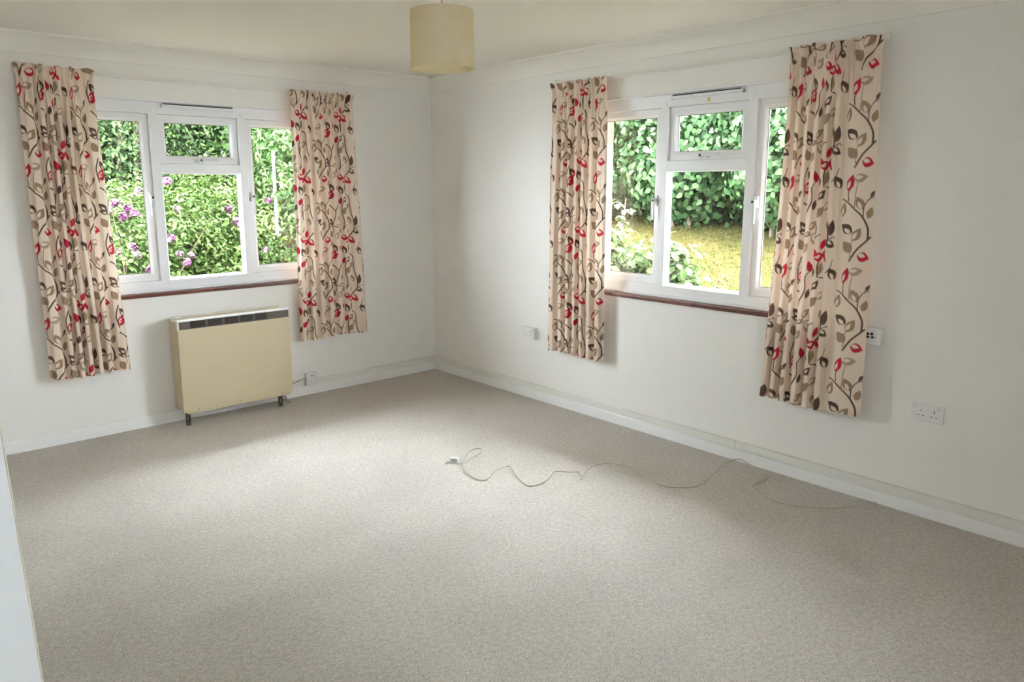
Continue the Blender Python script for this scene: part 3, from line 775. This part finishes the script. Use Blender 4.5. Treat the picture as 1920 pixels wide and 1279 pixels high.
# ------------------------------------------------------------------ garden
def ground_z(x, y):
    g = np.full(np.shape(x), -.25)
    dd = np.asarray(x) * .83 + np.asarray(y) * .35
    g = g + np.clip(dd - .9, 0, None) * .34 - np.clip(dd - 4.6, 0, None) * .20
    return g
xs = np.linspace(-9, 12, 110); ys = np.linspace(-12, 12, 130)
X, Y = np.meshgrid(xs, ys)
Z = ground_z(X, Y) + .03 * np.sin(X * 2.1 + Y) * np.sin(Y * 1.7)
keep = (X < TH + .05) & (Y < TH + .05) & (X > XW - TH - .05) & (Y > YW - TH - .05)
Z[keep] = np.minimum(Z[keep], -.3)
idx = np.arange(X.size).reshape(X.shape)
q = np.stack([idx[:-1, :-1], idx[:-1, 1:], idx[1:, 1:], idx[1:, :-1]], -1).reshape(-1, 4)
me = quad_mesh('ground', np.stack([X, Y, Z], -1).reshape(-1, 3), q)
me.polygons.foreach_set('use_smooth', np.ones(len(q), bool))
tag(link('ground', me, M['lawn']), 'mossy yellow-green garden lawn rising to a hedge', kind='structure')

def leaves_mesh(name, P, Nrm, size, rs_, m, parent, droop=.35, aspect=.5, wide=0):
    """Leaves at points P facing Nrm: each leaf a folded, curved blade of eight corners."""
    n = len(P)
    rv = rs_.normal(size=(n, 3)); Nn = Nrm / (np.linalg.norm(Nrm, axis=1, keepdims=True) + 1e-9)
    T = np.cross(Nn, rv); T /= np.linalg.norm(T, axis=1, keepdims=True) + 1e-9
    T[:, 2] -= droop; T /= np.linalg.norm(T, axis=1, keepdims=True)
    B = np.cross(Nn, T); B /= np.linalg.norm(B, axis=1, keepdims=True) + 1e-9
    N2 = np.cross(T, B)
    L = size * rs_.uniform(.65, 1.3, n)[:, None]; Wd = L * aspect
    def pt(t, w_, up): return P + T * L * t + B * Wd * w_ + N2 * L * up
    rows = [pt(0, 0, 0), pt(.35, .5, .05), pt(.35, -.5, .05), pt(.42, 0, -.03), pt(.78, .30, -.02), pt(.78, -.30, -.02), pt(1.0, 0, -.14), pt(.75, 0, -.07)]
    co = np.stack(rows, 1).reshape(-1, 3)
    base = (np.arange(n) * 8)[:, None]
    q = np.concatenate([base + np.array([[0, 3, 1, 1]]), base + np.array([[0, 2, 3, 3]])], 0)
    tri = np.concatenate([base + np.array([[0, 3, 1]]), base + np.array([[0, 2, 3]]), base + np.array([[4, 7, 6]]), base + np.array([[7, 5, 6]]),
                          base + np.array([[1, 3, 7]]), base + np.array([[1, 7, 4]]), base + np.array([[3, 2, 5]]), base + np.array([[3, 5, 7]])], 0)
    me = quad_mesh(name, co, tri)
    return link(name, me, m, parent)

def foliage_pts(rs_, c, rad, clumps, per, clump_r, inner=.55):
    """Rosettes of leaves over the shell of an ellipsoid."""
    dirs = rs_.normal(size=(clumps, 3)); dirs /= np.linalg.norm(dirs, axis=1, keepdims=True)
    rr = inner + (1 - inner) * rs_.uniform(0, 1, (clumps, 1)) ** .45
    rr *= 1 + .16 * np.sin(dirs[:, :1] * 5 + dirs[:, 2:] * 4 + c[0] * 3) 
    cc = np.array(c) + dirs * rr * np.array(rad)
    off = rs_.normal(size=(clumps, per, 3)) * clump_r
    P = (cc[:, None] + off).reshape(-1, 3)
    N = (dirs[:, None] * .7 + off / (clump_r * 2) + np.array([0, 0, .75])).reshape(-1, 3)
    g = ground_z(P[:, 0], P[:, 1])
    ok = P[:, 2] > g + .02
    return P[ok], N[ok]

def stems_mesh(rs_, c, rad, n, m, parent, base_z, thick=.014, name='stems'):
    bm = bmesh.new()
    for k in range(n):
        q = rs_.uniform(0, 2 * math.pi); r_ = rs_.uniform(.3, .95)
        tip = Vector((c[0] + rad[0] * r_ * math.cos(q), c[1] + rad[1] * r_ * math.sin(q), c[2] + rad[2] * rs_.uniform(.0, .8)))
        b0 = Vector((c[0] + .18 * math.cos(q), c[1] + .18 * math.sin(q), base_z - .05))
        mid = b0.lerp(tip, .5) + Vector((rs_.normal() * .08, rs_.normal() * .08, .12))
        P = smooth_curve([b0, mid, tip], 5)
        tube(bm, P, [thick * (1 - .75 * i / len(P)) for i in range(len(P))], 6, cap=False)
    return finish(bm, name, m, parent)

def shrub(name, label, cat, c, rad, clumps, per, clump_r, size, m, seed, group=None, aspect=.5, droop=.35, nst=10, inner=.55, thick=.014):
    rs_ = np.random.RandomState(seed)
    gz = float(ground_z(c[0], c[1]))
    root = empty(name, (c[0], c[1], gz)); tag(root, label, cat, group)
    P, N = foliage_pts(rs_, c, rad, clumps, per, clump_r, inner)
    off = np.array([c[0], c[1], gz])
    leaves_mesh('foliage', P - off, N, size, rs_, m, root, droop, aspect)
    st = stems_mesh(rs_, (0, 0, c[2] - gz), rad, nst, M['bark'], root, 0, thick)
    return root, rs_

def blossom(root, pos, r_, m, seed):
    """A rounded flower truss of many petals, a part of its shrub."""
    rs_ = np.random.RandomState(seed)
    n = 46
    D = rs_.normal(size=(n, 3)); D /= np.linalg.norm(D, axis=1, keepdims=True)
    off = np.array(root.location)
    P = np.array(pos) - off + D * r_ * rs_.uniform(.35, .8, (n, 1))
    leaves_mesh('flower', P, D + np.array([0, 0, .3]), r_ * .75, rs_, m, root, 0, .95)

FR = 'shrubs of the bank outside the left window'
s1, _ = shrub('rhododendron', 'bright green flowering shrub seen through the left casement of the left window', 'shrub', (-1.75, 3.15, .50), (1.0, .85, 1.30), 900, 26, .075, .056, M['leaf_bright'], 21, FR)
s2, _ = shrub('rhododendron', 'flowering shrub behind the middle pane of the left window', 'shrub', (-.55, 3.45, .45), (.95, .8, 1.30), 900, 26, .075, .054, M['leaf_bright'], 22, FR)
s3, _ = shrub('broadleaf_shrub', 'leafy tall shrub seen through the right casement of the left window', 'shrub', (.55, 3.6, .9), (.85, .8, 1.7), 800, 22, .09, .08, M['leaf_mid'], 23, FR, aspect=.42, droop=.5)
for s_, pts in ((s1, [(-1.36, 2.70, 1.69, 0), (-1.617, 2.769, 1.59, 1), (-1.881, 2.653, 1.475, 0), (-1.775, 2.601, 1.422, 0), (-1.731, 2.566, 1.371, 0), (-1.833, 2.552, 1.343, 0), (-1.931, 2.61, 1.405, 1),
                      (-1.26, 2.77, 1.403, 1), (-1.437, 2.496, 1.127, 0), (-1.807, 2.419, 1.051, 0), (-1.936, 2.424, 1.017, 1), (-1.362, 2.466, .958, 1), (-1.234, 2.524, .936, 1), (-1.298, 2.472, .873, 0), (-1.686, 2.366, .834, 0), (-1.79, 2.399, .984, 1)]),
                (s2, [(-.65, 2.949, 1.386, 0), (-.607, 2.867, 1.258, 0), (-.574, 2.85, 1.228, 0), (-.333, 2.765, .929, 1)]), (s3, [(-.079, 3.19, 1.468, 0)])):
    for i, (x, y, z, k) in enumerate(pts):
        blossom(s_, (x, y - .03, z), .044 if k else .050, M['petal_pale'] if k else M['petal'], 100 + i + int(x * 40))
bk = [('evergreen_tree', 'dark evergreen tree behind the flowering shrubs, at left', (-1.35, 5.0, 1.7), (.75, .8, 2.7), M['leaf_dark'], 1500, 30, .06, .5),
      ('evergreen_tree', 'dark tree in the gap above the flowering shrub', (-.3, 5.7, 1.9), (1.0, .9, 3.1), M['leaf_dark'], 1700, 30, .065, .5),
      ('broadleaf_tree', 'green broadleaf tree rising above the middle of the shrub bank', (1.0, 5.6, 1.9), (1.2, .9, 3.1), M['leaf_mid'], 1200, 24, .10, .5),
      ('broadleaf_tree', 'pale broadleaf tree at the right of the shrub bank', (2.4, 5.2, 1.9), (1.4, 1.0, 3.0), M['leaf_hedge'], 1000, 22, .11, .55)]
bk.append(('broadleaf_tree', 'unseen broadleaf tree added left of the shrub bank to block low sky', (-4.1, 5.4, 1.9), (1.5, .9, 3.0), M['leaf_mid'], 1100, 24, .09, .5))  # out of view, added to cut low sky light on the right wall
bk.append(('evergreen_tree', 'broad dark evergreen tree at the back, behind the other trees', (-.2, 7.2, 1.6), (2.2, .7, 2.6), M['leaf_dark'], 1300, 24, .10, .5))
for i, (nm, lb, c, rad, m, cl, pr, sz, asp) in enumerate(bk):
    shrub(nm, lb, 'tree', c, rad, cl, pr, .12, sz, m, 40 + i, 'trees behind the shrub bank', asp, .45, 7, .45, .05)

# hedge at the top of the lawn
hd = [((4.0, 4.2, 1.95), 'overhanging hedge tree at the left end of the lawn'), ((5.0, 2.75, 2.2), 'hedge tree above the lawn, behind the left casement of the lawn window'),
      ((5.4, 1.2, 2.2), 'hedge tree above the middle of the lawn'), ((5.5, -.4, 2.2), 'hedge tree above the lawn, right of the window centre'),
      ((5.4, -2.0, 2.2), 'hedge tree above the right end of the lawn')]
for i, (c, lb) in enumerate(hd):
    shrub('hedge_tree', lb, 'tree', c, (1.1, .9, 1.15), 760, 24, .11, .095, M['leaf_hedge'], 60 + i, 'hedge trees above the lawn', .72, .6, 6, .5, .045)
for i, (c, lb) in enumerate((((6.9, 2.6, 2.6), 'dark-leaved hedge behind the lawn hedge, at left'), ((7.1, 0.2, 2.6), 'dark-leaved hedge behind the lawn hedge, at centre'), ((7.0, -2.4, 2.6), 'dark-leaved hedge behind the lawn hedge, at right'))):
    shrub('hedge_tree', lb, 'tree', c, (.85, 1.5, 2.9), 1300, 24, .13, .12, M['leaf_dark'], 70 + i, 'hedge trees above the lawn', .7, .6, 5, .5, .05)  # darker leaf colour for the back row

# pale shrubs below the right window
shrub('garden_shrub', 'pale green shrub filling the bottom left of the lawn window', 'shrub', (1.75, -.20, .55), (.75, .62, .66), 330, 16, .07, .095, M['leaf_pale'], 81, None, .62, .3, 12)
shrub('garden_shrub', 'lower pale green shrub in front of the lawn, behind the middle pane', 'shrub', (1.85, -1.12, .45), (.42, .45, .62), 200, 16, .065, .09, M['leaf_pale'], 82, None, .62, .3, 10)
# sapling
rs_ = np.random.RandomState(90)
gz = float(ground_z(2.0, -.5)); sp = empty('sapling', (2.0, -.50, gz)); tag(sp, 'slender young sapling with pale leaves in front of the lawn', 'sapling')
bm = bmesh.new()
P = smooth_curve([(0, 0, -.05), (.02, -.02, .5), (-.01, .02, 1.0), (.02, .0, 1.55)], 8)
tube(bm, P, [.012 * (1 - .7 * i / len(P)) for i in range(len(P))], 7)
LP = []
for k in range(15):
    z = .45 + k * .072; q = k * 2.4; L_ = .20 - .008 * k
    tube(bm, [(.0, 0, z), (L_ * .5 * math.cos(q), L_ * .5 * math.sin(q), z + .05), (L_ * math.cos(q), L_ * math.sin(q), z + .06)], [.005, .0035, .002], 5)
    for t_ in (.35, .6, .8, 1.0, 1.05, .9, .7):
        LP.append((L_ * t_ * math.cos(q) + rs_.normal() * .03, L_ * t_ * math.sin(q) + rs_.normal() * .03, z + .05 + rs_.normal() * .025))
finish(bm, 'stem', M['bark'], sp)
LP = np.array(LP); leaves_mesh('foliage', LP, np.c_[LP[:, :2] * 2, np.ones(len(LP))], .10, rs_, M['leaf_pale'], sp, .3, .6)
# second pale shrub climbing against the left of the right window
shrub('climbing_shrub', 'tall pale leafy shrub at the left edge of the lawn window', 'shrub', (1.9, .42, 1.25), (.42, .42, 1.15), 240, 16, .08, .085, M['leaf_pale'], 84, None, .6, .4, 8)
# rusty dock spikes beside the shrub
rs_ = np.random.RandomState(95)
gz = float(ground_z(1.9, -1.35)); dk = empty('dock_plant', (1.95, -1.38, gz)); tag(dk, 'thin plant with rusty seed spikes beside the pale shrub', 'plant')
bm = bmesh.new(); spikes = []
for k in range(6):
    x, y = rs_.normal() * .05, rs_.normal() * .05
    top = Vector((x * 3, y * 3, 1.02 + rs_.normal() * .08 - gz - .25)); tube(bm, [(x, y, -.03), (x * 2, y * 2, top.z * .5), top], [.004, .003, .002], 5)
    spikes.append(np.array([(x * 3 * f + rs_.normal() * .007, y * 3 * f + rs_.normal() * .007, top.z * f) for f in np.linspace(.62, 1, 26)]))
finish(bm, 'stem', M['bark'], dk)
for q in spikes:
    leaves_mesh('seed_spike', q, rs_.normal(size=q.shape), .034, rs_, M['seedhead'], dk, 0, .6)

# grass blades
rs_ = np.random.RandomState(99)
n = 42000
gx = rs_.uniform(1.2, 5.6, n); gy = rs_.uniform(-3.2, 3.6, n)
P = np.c_[gx, gy, ground_z(gx, gy) + .01]
a = rs_.uniform(0, 2 * math.pi, n); bl = rs_.uniform(.015, .04, n)
dx, dy = np.cos(a) * .006, np.sin(a) * .006
lean = rs_.normal(size=(n, 2)) * .025
co = np.stack([P + np.c_[dx, dy, 0 * a], P - np.c_[dx, dy, 0 * a], P + np.c_[lean, bl]], 1).reshape(-1, 3)
tri = np.arange(n * 3).reshape(-1, 3)
tag(link('lawn_grass', quad_mesh('lawn_grass', co, tri), M['grass']), 'yellow-green mossy grass of the sloping lawn', 'grass', kind='stuff')
